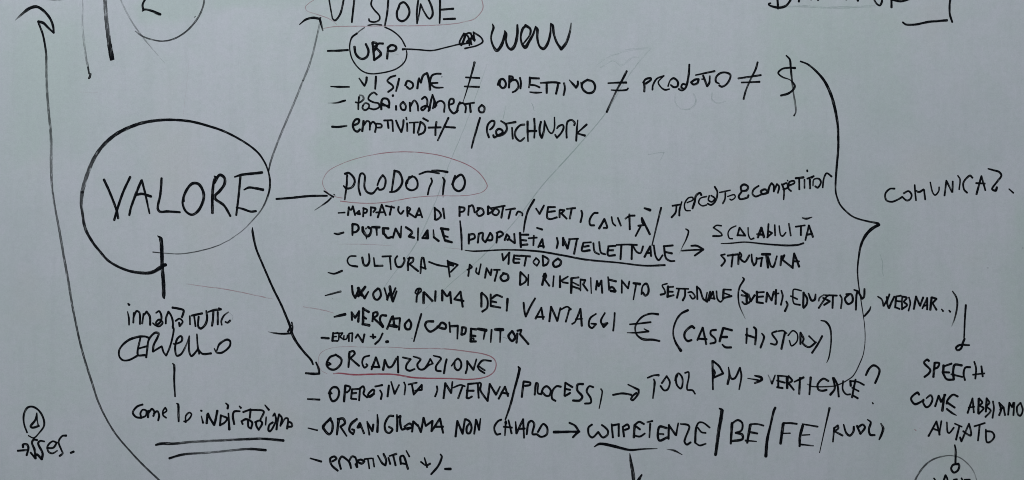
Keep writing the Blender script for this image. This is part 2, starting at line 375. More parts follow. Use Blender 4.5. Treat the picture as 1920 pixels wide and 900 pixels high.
M('drawn_arrow','arrow from the VALORE circle to PRODOTTO',24,
 "-372,558,22 -200,545,26 0,525,26 200,522,22;165,468,16 270,535,22;245,545,18 200,590,22 60,685,8,.6;275,505,12 288,515")
LN=M('text_line','line Mappatura di prodotto / verticalità / mercato e competitor',18,"325,715,16 400,710,18")
M('handwritten_word','MAPPATURA',23,
 "435,740,24 445,650;440,660 470,680 490,640;490,640 515,740;530,720,22 560,690 570,730 540,725;605,755,22 610,670;605,660,22 650,680 640,710 615,715;690,745,22 695,655;690,650 745,665 720,705;770,765,24 815,620,22 860,740;750,710,22 850,705"
 ";860,635,22 955,655;925,640,24 905,735;1005,645,22 1000,690 1030,725 1060,690;1100,650,24 1105,750;1105,650 1135,670 1115,705;1110,710 1190,765;1195,765,26 1235,660,22 1270,765;1210,740 1260,735",parent=LN)
M('handwritten_word','DI',24,"1410,655,24 1415,780;1410,665 1460,700 1480,750 1435,790 1410,785;1505,665,24 1520,775,22",parent=LN)
# ---- VALORE
O(140,210)
M('drawn_circle','big loop around VALORE with broad left side',26,
 "@130,400;1085,578,36 1060,585,42 1020,612,42,.97 950,655,40,.96 850,672,34 650,640,28 450,540,27 330,410,28 260,320,30 180,170,34,.92 148,0,32,.88 134,-120,38,.8 145,-240,46,.74"
 ";@140,210;85,900,46,.74 115,780,46,.72 165,640,46,.76 230,500,44,.84 330,365,40,.9 480,240,38,.96 700,140,36,.97 880,100,32,.93 1080,87,28,1 1300,105,28 1500,155,26 1700,225,24 1920,345,22 2060,455,22 2140,570,20 2180,670,18"
 ";@380,300;738,120,18 756,220,22 752,330,22 720,440,22,.88 660,560,17,.75 560,680,14,.68 440,800,12,.62 300,900,11,.6;@130,400;1800,300,11,.6 1650,370,13,.78 1450,425,14 1250,455,12,.72 1080,448,12 940,435,14,.9")
O(180,300)
M('handwritten_word','VALORE in the largest capitals',28,
 "90,220,30 150,350,28 230,560 250,655,28;385,190,28 310,350 250,520 205,675,28;375,620,26 395,530 450,380,32 510,230,26;515,225,26 550,360 603,600,20;460,390,28 520,380 620,410,30;738,205,28 725,380 695,540 720,580 800,578 945,587,24"
 ";990,465,20 985,420,30 1030,320 1090,262,32 1160,275 1210,370,32 1205,460 1150,570 1080,615,26 1010,575 975,490 980,440;1310,595,32 1310,400 1325,250,30 1348,190;1330,180,14 1350,195,22;1330,260,28 1390,168,32 1445,200 1445,270 1390,350 1340,400 1345,440 1440,510,28 1512,630,26"
 ";1560,190,18 1640,165,28 1780,150,30 1870,140,30;1625,185,26 1605,400 1578,620,22;1665,335,18 1720,310,28 1780,315 1880,335,34;1580,535,22 1650,550,26 1740,580 1800,575,26")
O(130,400)
M('vertical_stroke','broad black upright stroke below VALORE',42,
 "992,252,10 1028,285,42 1040,420,42 1045,600,40,.96 1060,800,42,1 1062,920,42 1064,945,34 1070,960,14")
M('pen_mark','faint reddish line',10,"1320,795,10,.25 1560,828,12,.4 1700,845 1920,885 2200,945,12,.4 2285,962,10,.25",col='red')
O(200,530)
M('handwritten_word','innanzitutto',22,
 "240,235,18 255,250,28;235,325,12 250,400,24 252,475,18;305,340,22 300,450;300,400 335,320,24 370,340 375,465;400,460,22 415,350;415,370 450,325,26 485,380 490,475;555,340,18 590,320,24 615,370 610,430 570,470 555,450 590,415 630,450 590,490 545,475 518,453,16"
 ";665,460,24 670,390 695,325 725,370,24 745,440 745,510;740,280,28 800,290,26 865,310 860,350 845,390;775,430,22 820,405 855,440 820,490,24 815,450;935,375,20 938,470;955,370,24 1075,345,28;985,380,22 1000,490;1035,380,24 1030,490 1060,515,28 1110,470 1130,400 1120,315,20"
 ";1140,330,18 1200,310,28 1285,300,28 1260,285,18;1200,330,26 1195,420 1185,485;1250,330,24 1250,470;1370,330,16,.7 1320,370,22,.95 1290,430 1295,475,20;1335,440,20 1360,450,24 1390,425;1375,335,10,.3 1420,380 1408,420")
M('handwritten_word','CERVELLO',23,
 "475,620,24 430,605 350,610,28 240,650 150,740,22 140,820 180,870 250,870 340,825,26;380,615,22 350,810,24 430,815,26;360,740,22 450,715,22;445,840,24 455,760 475,640,24 540,565,26 585,570 570,620 530,700 520,775;520,775 620,715,22"
 ";620,715,22 640,780 670,820 705,740 735,640 755,520 740,490;750,685,20 770,690 840,660,24 850,620 830,600 790,640 770,740 790,820 840,800 900,690,20,.85 930,600,18;930,600,22,.85 925,700,24,.95 930,780,24,1 955,825 1010,770 1030,740;1015,578,18 1025,720,22 1040,800;1030,750 1080,800,24 1175,795,26"
 ";1210,740,12 1240,785,24 1300,785 1380,720 1390,660 1350,640,26 1270,690 1240,760,18")
O(240,660)
M('vertical_stroke','short upright stroke between cervello and come lo indirizziamo',22,"502,128,14 520,150,26 520,330,24 530,500,18")
LN=M('text_line','underlined line Come lo indirizziamo',24,
 "165,590,24 100,615 55,680 90,730 150,740;150,740,22 200,715 205,660 165,650 140,690 150,735;225,735,26 230,660;235,680 270,640 300,680 285,720;290,690 330,665 350,710 340,770,24;395,690,20 435,660 420,625 395,660 395,710 430,740")
M('handwritten_word','Lo',24,"548,578,16 565,590,26 568,690 570,780,24;650,790,20 650,720 690,680 715,700 690,750 650,780 630,780",parent=LN)
M('handwritten_word','indirizziamo',23,
 "820,658,24 830,662;825,720,14 845,795,26;885,800,28 895,700;900,690,26 920,740 970,820,28 990,740 1005,660,28;1045,710,24 1035,825;1050,715 1115,745 1090,790 1035,825;1100,575,16 1125,600,26 1120,635;1130,690,20 1140,870,30;1195,810,26 1180,720 1195,670 1260,665,20;1252,608,16 1270,628,26"
 ";1295,675,22 1380,645,24 1370,740;1380,650 1525,665 1490,760;1275,775,20 1290,810,24;1275,780 1330,755,26 1395,790 1385,860,24 1355,840 1350,770;1430,790 1480,770,24 1510,800 1470,875 1445,830 1440,790;1540,595,14 1585,650,26;1555,730,18 1548,820"
 ";1630,720,18 1650,690,22 1665,760 1640,830 1600,890,24 1580,880 1590,820 1630,790;1670,870,26 1680,790 1700,700,24 1730,740 1715,830;1725,810 1770,745,20 1800,750 1790,860,26;1800,780 1840,800 1845,835 1800,840",parent=LN)
O(260,750)
M('underline',None,28,"192,505,22 250,490,32,.97 400,490,30,.9 600,470,30,.72 900,455,28,.78 1200,440,28,.9 1400,435,26,.97 1630,455,30,1",parent=LN)
M('underline',None,28,"345,655,24 500,612,28,.92 800,590,26,.64 1050,565,26,.7 1250,550,28,.9 1430,563,30,1",parent=LN)
O(0,750)
M('drawn_circle','small oval around the figure 1',20,"305,365,20 270,260 270,160,24 310,85 370,75,22 440,120 490,210,24 495,290,22 440,370,16 380,425,16 320,400,14")
M('handwritten_number','1',22,"415,145,16 400,220,26 345,295 370,310 440,290,22;415,150,16 420,230 432,290,16")
M('handwritten_word','asses. with an arrow run into its first letter',24,
 "200,570,24 315,560,22;260,530,26 260,500 305,500,26 320,540 300,620,24;345,590,22 400,655,28 390,560 360,480,24 380,445 420,450;500,465,20 450,460 430,490,26 480,600,28 470,665 440,630 415,610;530,540,24 600,535,22 640,480 590,465 535,520 545,580 590,600 645,570,16;745,400,28 700,405,22 660,470 690,560 705,600 670,630,26;795,595,24 830,580,28")
# ---- lower end of the arrow to ORGANIZZAZIONE starts here
O(480,560)
M('drawn_arrow','long black arrow from the VALORE circle down to ORGANIZZAZIONE',26,
 "-40,-800,10 -38,-750,28 0,-570,24 60,-420,24 120,-280,24 200,-100,25 280,60,25 340,200,26 380,300,30 400,380,34 450,480,30 540,600,26 620,690,26 642,740,22;675,715,20 705,790,26 712,845,26;712,842,28 650,845,30 560,838,24;135,372,8,.5 200,385,20,.9 290,395,22,1 390,390,24;402,265,18 413,320 400,380,26;360,370,26 395,300,18")
M('pen_mark','faint reddish line',9,"530,90,11,.3 760,130,12,.36 875,162,10,.28",col='red')
LN=M('text_line','line Mercato/competitor',28,"880,205,20 940,190,30 1005,175,36")
M('handwritten_word','MERCATO',26,
 "1075,150,24 1080,240;1080,160 1115,215 1155,150;1160,140 1150,260,28;1205,105,28 1205,250,32 1200,290;1205,112 1270,150,32;1210,205 1240,225;1200,285 1275,300,36;1320,160,26 1310,255;1320,160 1360,150 1365,185 1320,215;1320,215 1430,320,28"
 ";1465,190,30 1410,190,26 1395,240 1430,310;1475,340,26 1530,200,24;1540,195 1560,320;1500,300,34 1585,315 1545,290;1535,225,26 1620,220;1620,225,24 1608,350;1720,235,24 1675,290,28 1690,340 1730,340 1745,280 1720,235",parent=LN)
M('slash_mark',None,24,"1860,170,24 1820,310 1775,480,18;1753,445,10 1757,445",parent=LN)
LN=M('text_line','line Eroi in +/-',26,"735,440,26 820,445,28")
M('handwritten_word','EROI IN with +/-',18,
 "870,385,28 860,475;870,390 920,385,24;860,430 905,425;860,475 920,475,22;935,385,18 930,465;935,390 975,385 945,430;945,430 990,460;990,415 985,460 1020,450 1030,410;1045,395,20 1045,480;1050,390 1085,385;1085,390,20 1080,480;1120,440,22 1145,400 1200,490,24 1220,400"
 ";1315,400,24 1320,445;1285,425 1345,430,24;1425,390,22 1390,460 1340,510,26;1465,485,32 1485,482",parent=LN)
LN=M('text_line','line Potenziale / proprietà intellettuale',24,"@620,390;40,285,18 80,292,26 145,275,24")
M('slash_mark','upright bar before PROPRIETÀ',24,"@620,390;1455,145,18 1470,300,26 1475,470,18",parent=LN)
O(620,390)
M('handwritten_word','POTENZIALE with thick retraced letters',26,
 "245,185,28 245,305,22;245,180 300,190 315,230 290,265 250,275;360,215,34 365,260,36 410,315,34 440,300,30 455,240,28 420,213;400,225,16 395,235;400,320,18 403,348,10;465,215,28 550,215,32;515,225,28 520,305,18;590,225,34 595,290;590,225 650,230,28;610,300,32 640,335,26 690,325,26"
 ";700,335,24 730,230;730,230 785,330,28;785,330 795,205,18;845,215,26 915,270,28 880,320 940,335,26;985,225,22 980,360,18;1030,340,22 1090,250,26 1095,340;1095,340 1030,335,26;1075,300,22 1075,320;1155,245,16 1160,325,22;1160,328 1215,370,28;1240,230,30 1325,240,30;1250,240,30 1265,290 1285,365,24;1265,310 1320,325,20;1290,365,32 1365,385,26",parent=LN)
LC=M('text_line','line Cultura, arrow, punto di riferimento settoriale',22,"-30,725,10 40,738,22 130,705,24")
M('handwritten_word','CULTURA',24,
 "285,540,18 215,545 188,590 215,640 300,658,26;355,555,26 375,640 410,645 435,600 430,515,18;485,560,18 495,650,22;495,650 585,648,24;580,545,20 680,540;665,545,24 678,690,16;750,540,22 725,580 745,655,24 790,660 830,600 825,560;890,555,26 870,620 870,700;870,570 925,560 925,600 885,630;885,630 985,710,26;1010,735,22 1025,560 1045,560;1045,560 1065,680;1010,660 1070,685",parent=LC)
M('drawn_arrow','short arrow with triangular head after CULTURA',22,
 "1105,605,20 1200,640,24 1310,660,20;1315,590,24 1340,775,20;1315,600 1430,640,24;1430,640,22 1350,720,20;1325,630,30 1380,648,26;1325,625 1330,690",parent=LC)
O(840,350)
M('handwritten_word','METODO',24,
 "610,755,22 620,830;620,830 690,740;690,740 680,870;745,770,26 740,850 800,855;755,775 850,780;750,810,18 810,815;820,775,22 925,785,24;880,790,24 860,890;990,805,20 960,850 1000,890 1025,840 988,800;1065,775,24 1070,890;1065,775 1130,820 1115,870 1075,890;1235,808,24 1182,855,28 1200,900 1255,885 1270,840 1235,808",parent=LN)
LM=LINES['Mappatura']
M('handwritten_word','PRODOTTO',24,
 "130,225,26 130,330;130,230 185,240 175,275 135,285;235,215,22 228,320;235,225 275,210 300,290;355,245,24 320,290 350,330 400,300 385,250 330,240;450,225,26 450,310;450,220 500,270 450,310;520,250,22 500,300 545,320 575,280 550,250 520,250;490,240,18 640,215,24;620,230,24 600,350;650,260,18 755,245,24;705,260,24 680,360;765,320,22 790,280 835,300 835,325",parent=LM)
M('slash_mark',None,24,"970,145,28 900,270,24 865,400 850,510,16",parent=LM)
M('handwritten_word','PROPRIETÀ',25,
 "235,535,28 235,640;235,540 290,535 300,575 245,600;345,540,24 335,630;345,530 390,520 390,590 420,625;420,625 440,590 475,520 500,560 490,600 430,600;555,530,24 545,630;545,520 590,505 620,535 570,570;660,540,28 640,600;660,535 690,570 670,600;690,590 750,635;745,530,24 752,635;810,520,28 820,680;815,540 905,540;830,600,24 880,605;830,655 895,650"
 ";905,580,20 1000,572;965,550,22 960,660;1015,680,24 1060,590;1060,590 1075,685;1025,665 1080,670;1000,462,22 1060,482,24",parent=LN)
M('underline',None,20,"190,715,8 300,725,18 650,710,16 1000,725,22 1280,770,22 1550,820,22 1920,855,18 2210,888,20 2440,882,24",parent=LN)
O(1000,350)
M('handwritten_word','INTELLETTUALE',24,
 "265,575,24 275,630 262,690;335,575,28 335,660;335,580 385,695,30;385,695 410,590,24;400,590,20 505,585;490,595,24 458,755;560,630,20 650,625;560,640,26 550,720 635,715;570,675 625,665;675,635,22 690,730 740,760;740,620,22 760,740 810,760;840,670,22 925,665;845,670 840,770 920,770;850,715 900,715"
 ";935,655,20 1050,650 1165,655,24;990,665,24 980,815;1110,665,24 1105,815;1120,665,22 1160,730 1205,745 1235,670;1250,790,26 1315,670;1315,670 1325,780;1270,745 1320,745;1355,660,22 1375,780 1410,825 1455,770;1470,675,24 1490,800 1540,835 1590,835,18;1465,670 1570,660,22;1490,735 1560,750",parent=LN)
M('handwritten_word','VERTICALITÀ',24,
 "30,245,20 70,305,24 120,210,22;165,230,24 155,345 190,365 265,345;165,230 245,230;160,285 245,275;295,265,24 295,345;300,260 350,265 315,300;315,300 375,360;375,250,20 470,240,26;430,255,24 410,360;540,270,24 550,310 530,400;725,295,24 680,300 635,370 640,430 685,435"
 ";740,470,28 800,365;800,365 830,460 790,465;880,340,20 895,410 925,440;950,350,22 985,440;1035,360,22 1080,330 1140,325,26;1080,310,24 1085,480;1150,555,22 1210,440;1220,350 1310,535,28;1180,440,24 1250,430 1225,400;1222,360,30 1228,400;1250,242,26 1315,264,34",parent=LM)
M('slash_mark',None,22,"1438,235,24 1390,430,20,.92 1335,660,16,.92",parent=LM)
M('drawn_arrow','bent arrow pointing to SCALABILITÀ over STRUTTURA',22,"1715,475,16 1745,500,22 1720,590,18,.95 1680,670,12,.8 1635,770,7,.25;1670,720,20,1 1800,712 1905,710;1775,665,22 1840,665,24 1912,708,28;1912,708 1815,775,24")
# ---- ORGANIZZAZIONE heading
O(480,560)
H=M('heading','ORGANIZZAZIONE heading in tall capitals',25,
 "820,720,24 840,735 810,748;900,630,26 830,660 795,740 830,790 890,795 950,740 960,680 895,628;1050,610,28 1045,700 1040,770,22;1050,600 1095,590 1110,620 1060,670;1060,670 1160,755;1275,640,22 1215,660 1195,720 1220,775 1255,750 1240,735;1300,795,26 1350,660;1350,660 1385,760;1300,765 1390,770"
 ";1430,800,28 1450,690;1450,690 1490,770 1530,760 1580,670;1595,650,24 1600,830;1650,660,20 1740,680,24 1695,740 1690,790 1730,810 1785,790"
 ";@720,600;330,410,18 410,440,24 375,500 395,550 440,555 510,500;455,550,22 485,505 522,437;522,437,20 550,492;482,515,20 548,490;555,400,16 640,430,24 585,520 590,565 640,575;705,440,24 690,500 675,600;760,515,18 800,460 830,435,24 865,470 865,530 830,565 795,530 800,450,16;935,460,22 935,540 918,600;940,470 1005,560;1005,560 1040,440,18;1205,460,20 1110,455,24 1065,500 1055,525;1052,522,22 1075,560 1132,598;1060,512,20 1095,540 1135,566")
M('red_oval','brightest of the red ovals, strongest along its lower edge',17,
 "870,845,12,.7 930,838,17,.75 1100,855,20,.85 1300,850 1550,852,19,.8 1750,885,20,.85 1920,895,17,.8 2190,898,17,.75 2390,908 2570,885,15,.7 2670,830,14,.62 2702,740 2670,670 2570,625,15,.6 2390,595,14,.55 2190,570,14,.5 2000,560,14,.45 1740,560,12,.45 1500,545,10,.4 1250,545,9,.35 1000,540 850,555 730,610 700,700 730,800 800,845,8,.3",col='red',parent=H)
O(720,600)
M('handwritten_word','COMPETITOR with thick retraced letters',26,
 "555,15,28 480,20 465,70,26 520,130 610,75,28 650,30 695,55 690,95 640,90 600,72;735,25,22 745,135;750,70 830,65,28;830,65,26 825,210,20;880,80,26 870,165;885,80 920,90 910,150 875,165;980,95,28 975,240,32;975,240,28 1035,240,26;985,100 1040,105,28;985,175 1030,180,28;1000,205,26 1010,215"
 ";1055,98,30 1150,115,40;1135,130,24 1120,215,18;1210,110,24 1200,250,18;1250,105,36 1340,108,38;1310,120,24 1305,250,16;1440,125,28 1400,180 1440,235 1475,190 1443,125;1500,150,26 1490,255;1500,120,24 1545,110 1530,160;1530,160 1625,270,26;1340,195,12,.4 1380,205",parent=LINES['Mercato/'])
O(840,470)
M('handwritten_word','PUNTO',23,"245,155,22 228,285;215,215,18 270,185 245,155;320,195,20 315,240 345,265 370,150,18;415,305,24 435,195;435,200 480,275;480,275 490,210;515,215,20 585,215;555,225,22 525,340;625,255,26 590,300 620,340 675,320 670,270 618,252",parent=LC)
M('handwritten_word','DI',24,"815,240,26 810,385;815,240 880,310 870,350 815,385;905,270,20 900,390",parent=LC)
M('handwritten_word','RIFERIMENTO',24,
 "1085,260,28 1060,385;1070,290 1095,255 1105,290 1085,320;1085,320 1140,395;1190,285,20 1180,405;1260,285,24 1260,410,30;1265,345,28 1350,290,20;1290,355,22 1350,365;1390,310,30 1385,475,30;1390,310,24 1470,300,22;1400,355,20 1470,390;1395,400,24 1480,430;1490,320,20 1490,450;1490,325 1545,330 1520,380;1520,380 1570,450,24"
 ";1605,305,18 1612,480,14;1665,440,24 1675,340;1675,340 1695,400 1725,335;1725,335 1735,475;1800,295,18 1815,440,28;1810,325,24 1890,345,28;1812,420,28 1850,410 1885,455,28;1830,452,30 1880,460"
 ";@1130,470;215,330,18 215,475,22;220,345,24 285,425,20;285,425 300,345,20;345,365,28 420,375,34;375,385,22 345,550,16;435,490,20 450,400 490,370,26 515,420 510,480 480,505 450,470",parent=LC)
O(1130,470)
M('handwritten_word','SETTORIALE',23,
 "725,370,18 670,390 695,440 700,480,24 650,495;735,400,28 730,520,30;740,410,20 795,405;745,460 790,462;740,515 800,500;830,425,20 965,430;860,430,24 835,530;925,440,24 925,510 900,560;960,470,20 1000,465 1040,520 1010,540 980,500;1060,400,22 1065,545;1060,405 1095,440 1130,540 1175,575;1175,575 1210,460;1175,470,18 1160,550"
 ";1195,560,24 1240,460;1240,460 1255,540;1200,530 1260,540;1280,455,20 1290,540 1325,575 1360,540;1360,440,28 1355,530;1360,435,20 1445,440;1350,535,24 1450,510;1375,480,18 1430,500",parent=LC)
O(600,510)
LW=M('text_line','line WOW prima dei vantaggi €, case history',22,"58,265,12 150,240,22,.9 235,218,24,.9;138,292,8,.4 148,303")
M('handwritten_word','WOW with thick retraced letters',28,
 "360,155,26 370,240 395,290;395,290 435,200;430,180,38 470,260;510,165,32 430,270;460,230 500,290;500,295,30 545,220,18;650,185,26 600,240 615,300 650,310 685,260 670,195 648,185;725,180,20 745,250 760,315;755,310 780,240;785,160,32 800,250 820,330;850,180,22 800,290;820,330 862,215,22",parent=LW)
M('handwritten_word','PRIMA',26,
 "1115,190,24 1090,270 1085,335;1085,245,20 1072,232 1092,192 1130,185 1138,212 1100,250;1165,230,30 1165,350;1170,225 1265,325,28;1300,215,26 1295,325;1375,205,28 1375,320;1380,210 1430,270 1465,225;1465,225 1475,350;1510,305,20 1580,220,24;1580,220 1605,390,26;1510,305,26 1615,325",parent=LW)
O(840,470)
M('handwritten_word','DEI',26,"375,480,28 375,630,26;380,470,22 440,540,24 440,640 385,685,24;480,490,24 480,620;490,540 545,500 610,520,22;495,570 545,580,22;480,620 590,640,22;670,540,30 660,675,22",parent=LW)
M('handwritten_word','VANTAGGI',24,
 "850,585,24 860,680 875,740;875,740 920,640 980,535,22;985,765,26 1050,640,20;1050,640 1070,770,24;990,745,24 1080,745;1140,795,26 1160,630;1160,630 1230,790,26;1230,790 1265,645,22;1265,665,20 1340,630 1380,660,28;1365,660,22 1325,800;1395,825,20 1430,800 1490,655,26;1490,655 1505,845,28;1435,770,20 1510,765"
 ";1665,710,20 1600,760,24 1585,840 1620,870 1665,825 1610,820,20;1765,700,20 1720,790,24 1750,860 1795,815 1745,825;1875,700,22 1870,800 1858,900",parent=LW)
O(1240,300)
M('handwritten_word','mercato e competitor in slanting small letters',22,
 "125,515,24 215,500,20;170,520 160,590 115,645,26;230,470,18 205,560,24 202,625;290,480,18 355,450 350,420 300,430 260,500 275,565 325,570;350,545,26 375,470 390,400 435,370 450,395;510,410,18 440,430 420,480 460,515 510,505;540,400,20 530,450 570,470 600,430 560,400;600,300,22 630,360 610,460 560,505 520,490"
 ";655,365,18 775,340;720,370,20 715,440 690,490;745,410,16 820,390 830,420 790,450 770,440;900,345,26 895,300 930,275 975,300 960,340 900,350;900,360,24 870,410 890,440 970,420 980,395;1095,290,22 1040,330 1025,380 1060,410 1130,385;1130,380,26 1120,350 1170,330 1195,365 1140,385"
 ";1200,370,24 1215,300 1240,260 1265,290 1265,355;1270,340 1300,270 1325,300 1310,370;1355,270,22 1380,340 1375,445,18;1360,280 1410,260 1420,310 1370,330;1430,290,22 1495,260 1490,235 1440,250 1430,320 1460,350;1418,228,16 1424,236;1510,205,26 1600,195;1550,215,22 1552,330;1610,220,20 1610,315;1640,115,22 1642,128"
 ";1640,210,20 1715,180 1690,200;1670,215,24 1672,320;1705,290,16 1715,220 1770,210,22 1795,250 1760,310 1730,295;1815,310,20 1825,220 1850,155 1870,150 1915,185,24",parent=LM)
O(1280,370)
S=M('handwritten_word','SCALABILITÀ above an underline',22,
 "435,320,18 380,315 345,340 430,400 440,430 340,435,24;600,320,16 540,350 510,400 525,460 560,465,18;615,430,22 640,340;640,340 705,430;620,425 705,430;735,340,16 740,420 765,470 800,460,22;845,450,28 885,340 915,450;835,415,24 910,420;965,300,22 955,450;965,380 1005,400 950,450;1035,310,20 1040,430;1085,320,18 1100,420 1125,435 1160,395"
 ";1195,295,20 1215,430;1270,330,20 1375,315;1330,320,24 1330,425;1380,480,22 1400,400 1420,315;1420,315 1465,445,26;1400,420 1450,410;1345,230,14 1390,240,24 1455,222,10")
M('underline',None,20,"430,520,8 550,515,16 700,503,15 900,522,18 1150,540,22 1290,535,22 1360,515,20",parent=S)
M('handwritten_word','STRUTTURA below an underline',23,
 "475,640,20 430,650 475,710,24 435,770;505,655,24 620,640;565,640 548,780;630,640,26 625,750;640,620 660,650 650,690 700,725 750,650;775,640,20 780,715,24 800,765 825,735 832,680;845,690,22 900,680;890,690 878,775;890,640,30 985,640;940,650,26 960,790;960,670,24 990,770 1020,780 1060,660,18;1110,660,24 1100,765;1110,670 1145,650 1120,700;1120,700 1240,795;1235,790,26 1255,630;1255,630 1310,780,28;1245,720 1310,720")
O(1340,90)
M('curly_brace','tall curly brace pointing at COMUNICAZ.',28,
 "965,150,18 1050,185,22 1150,270,26 1240,380,32 1310,530,34 1350,670,34 1375,800,30 1387,900,27 1390,1010,28 1390,1130,26 1370,1370,26 1360,1520,22 1362,1620,20 1380,1690,20 1410,1760,20 1470,1830,20 1560,1900,20 1680,1940,20 1840,1972,24"
 ";@1600,310;280,655,26 288,668,30;288,666,36 200,720,36 130,800,34 85,900,28 65,1000,22 47,1170,18 55,1310,16 70,1420,14 95,1580,12 125,1790,11,.85 132,1960,11,.85 115,2110,12,.85 80,2210,14,.88 0,2364,15,.9 -90,2430,17,.9 -160,2465,18 -230,2485 -460,2488 -520,2460,10")
O(1300,520)
M('handwritten_word','( EVENTI,',24,
 "@1130,470;1575,300,16 1590,322,24 1540,410,22 1525,500,20 1540,620,18,.9 1605,768,8,.6;@1300,520;545,145,20 600,190,28;540,200,22 610,215,28;600,180,28 600,280;550,275,22 580,300,26 630,280;620,190,26 645,270 690,200;715,160,28 715,280;715,170,22 795,165;720,220 785,215;715,280,24 785,290"
 ";820,275,26 830,170;830,175 880,260,24;880,260 905,160;900,190,20 960,180;930,140,26 925,300;990,150,22 1005,210 985,310;1045,270,20 1060,310,26 1030,380",parent=LC)
M('handwritten_word','EDUCATION,',24,
 "1215,150,18 1130,135 1120,180 1130,290 1200,310,24;1095,210,20 1170,245;1240,170,26 1235,335;1245,180 1280,240 1275,300 1240,345,24;1295,180,20 1330,260,28 1365,250 1375,190,20;1470,195,18,.8 1420,230,20,.85 1410,265;1410,345,22 1500,215 1530,200;1460,230 1535,270,24 1470,310;1480,200,18 1615,205,24;1570,220,24 1565,345;1650,200,20 1670,240 1660,350"
 ";1750,190,26 1705,240 1740,300 1790,270 1780,195 1720,190;@1540,520;368,140,18 410,155,24;408,155,24 395,200 388,365;410,155,24 460,240,26;460,240 480,220 485,130,24;555,330,14 540,370,24 485,435,22",parent=LC)
O(1540,520)
M('handwritten_word','WEBINAR..)',23,
 "635,215,18 680,250 700,320,24 740,250 735,220;765,190,22 740,280 755,345;760,345,28 820,215,22;840,220,26 830,340,24;840,215,22 895,205;845,265 890,270;830,335,22 880,355;910,215,22 905,360;910,215 960,230 930,275 965,310 910,355;985,225,20 1000,290 980,375;1040,355,26 1065,215;1065,215 1110,320;1110,320 1145,225"
 ";1135,350,20 1190,230;1190,230 1190,360;1150,320 1195,310;1240,225,28 1225,365;1245,225 1295,240 1250,290;1250,290 1295,365;1352,358,16 1370,380,22;1435,370,16 1450,388,22;1475,155,14 1520,230,22 1528,320,22 1500,460,18,.9 1465,550,10,.5",parent=LC)
M('drawn_arrow','upright arrow with looped foot above SPEECH',22,"1625,310,24 1615,450,22 1605,680,18;1610,690,24 1590,740,28 1570,800,24 1530,820,24 1515,790 1560,760,26 1665,762,20")
O(1160,570)
M('euro_sign',None,22,"445,115,26 360,108,22 270,140 205,210,20 185,270 200,340 250,385,26 300,400,30,.93 380,400,26,.97 460,415,24,1;125,228,20 240,218 360,203,24;95,322,10 200,322,20 330,308,24;285,278,12 335,308,24",parent=LW)
M('handwritten_word','( CASE',25,"780,68,28 700,110,24 640,200,22 612,320,18 640,430,24 700,525,34;850,270,30 820,250 750,310,26 740,370 775,415 820,405;885,405,24 945,265;945,265 985,450,24;900,390 990,395;1095,290,24 1040,300 1035,340 1085,390 1085,430 1030,445;1175,270,28 1135,420;1180,270,26 1275,295;1160,370,28 1220,370;1165,455,18 1200,485,26 1265,488",parent=LW)
O(1300,520)
M('handwritten_word','HISTORY )',24,
 "605,575,24 595,740,22;590,645 700,680;680,560,26 705,590 695,755;770,630,18 795,670,24 755,790;935,605,22 885,630 940,720 925,755 870,745;950,605,18 1010,600 1050,630;1030,620,26 990,805;1065,655,18 1120,600 1170,640 1165,720 1105,770 1080,710;1205,625,26 1205,750;1205,620 1240,690 1230,740 1300,785 1380,730;1300,660,20 1370,730;1450,660,24 1395,760 1335,850"
 ";1435,485,14 1490,500,24 1535,560,24 1550,660,18 1545,780,18 1525,900,16 1500,960,8",parent=LW)
O(1600,310)
M('handwritten_word','COMUNICAZ. in small sloping capitals',22,
 "465,262,22 410,265 360,320 370,390 430,410 500,385 550,355;565,315,22 620,290 655,330 640,380 600,395 550,355;690,220,20 695,300 705,395;700,285,24 740,300 790,270;795,275,22 808,385;865,190,18 890,300 920,335 960,290 965,245;1025,340,22 1045,180;1045,170 1110,300;1115,300 1118,180;1175,115,18 1200,160 1190,270;1340,140,24 1310,115 1240,190,22 1245,270 1280,308"
 ";1385,325,26 1440,120,22;1440,120 1485,280;1380,200,22 1480,205;1515,38,16 1580,55,24 1640,75 1665,115 1620,180 1560,265,22 1600,283,32 1615,245,24;1750,265,14 1800,310,22")
O(1600,640)
M('handwritten_word','SPEECH',25,
 "850,220,26 830,205 795,240 865,320 850,360 800,400;915,240,28 900,400,28;920,240 965,245 950,290 910,310;1015,270,30 1010,350;1020,280,24 1105,250;1000,345 1080,350;1010,360,26 1050,425 1130,430;1220,270,28 1140,265 1120,350;1120,340,28 1130,430;1100,370,22 1225,400;1315,290,24 1260,295 1240,360 1255,435;1360,230,22 1380,300 1372,420;1345,375,20 1475,360;1440,280,24 1455,395")
M('handwritten_word','COME',25,"740,600,26 720,575 650,640,24 690,705,28 760,680,24 790,655;820,640,18 870,605,24 890,650 860,720 820,740 785,690 790,660;920,730,24 960,610;960,610 985,680 1035,600;1025,600,28 1000,780,30;1175,620,24 1120,600 1060,660,26 1050,700;1060,690 1140,745;1050,760,26 1110,805,24 1158,832,12")
M('handwritten_word','ABBIAMO',22,
 "1285,805,24 1340,640,20;1340,640 1355,800;1295,745,20 1360,735;1410,645,26 1405,810;1415,640,22 1450,690 1420,720 1465,750 1410,815;1500,640,26 1490,790;1500,640,22 1530,690 1500,730 1545,780 1485,850;1570,675,22 1580,750 1565,860;1640,690,24 1660,770 1640,830;1650,770 1690,740 1705,830;1645,695,18 1690,740;1740,825,24 1755,690;1755,690 1785,740 1800,690;1810,690 1800,830;1880,690,22 1840,740 1850,820 1880,835 1905,770 1882,692")
O(1600,750)
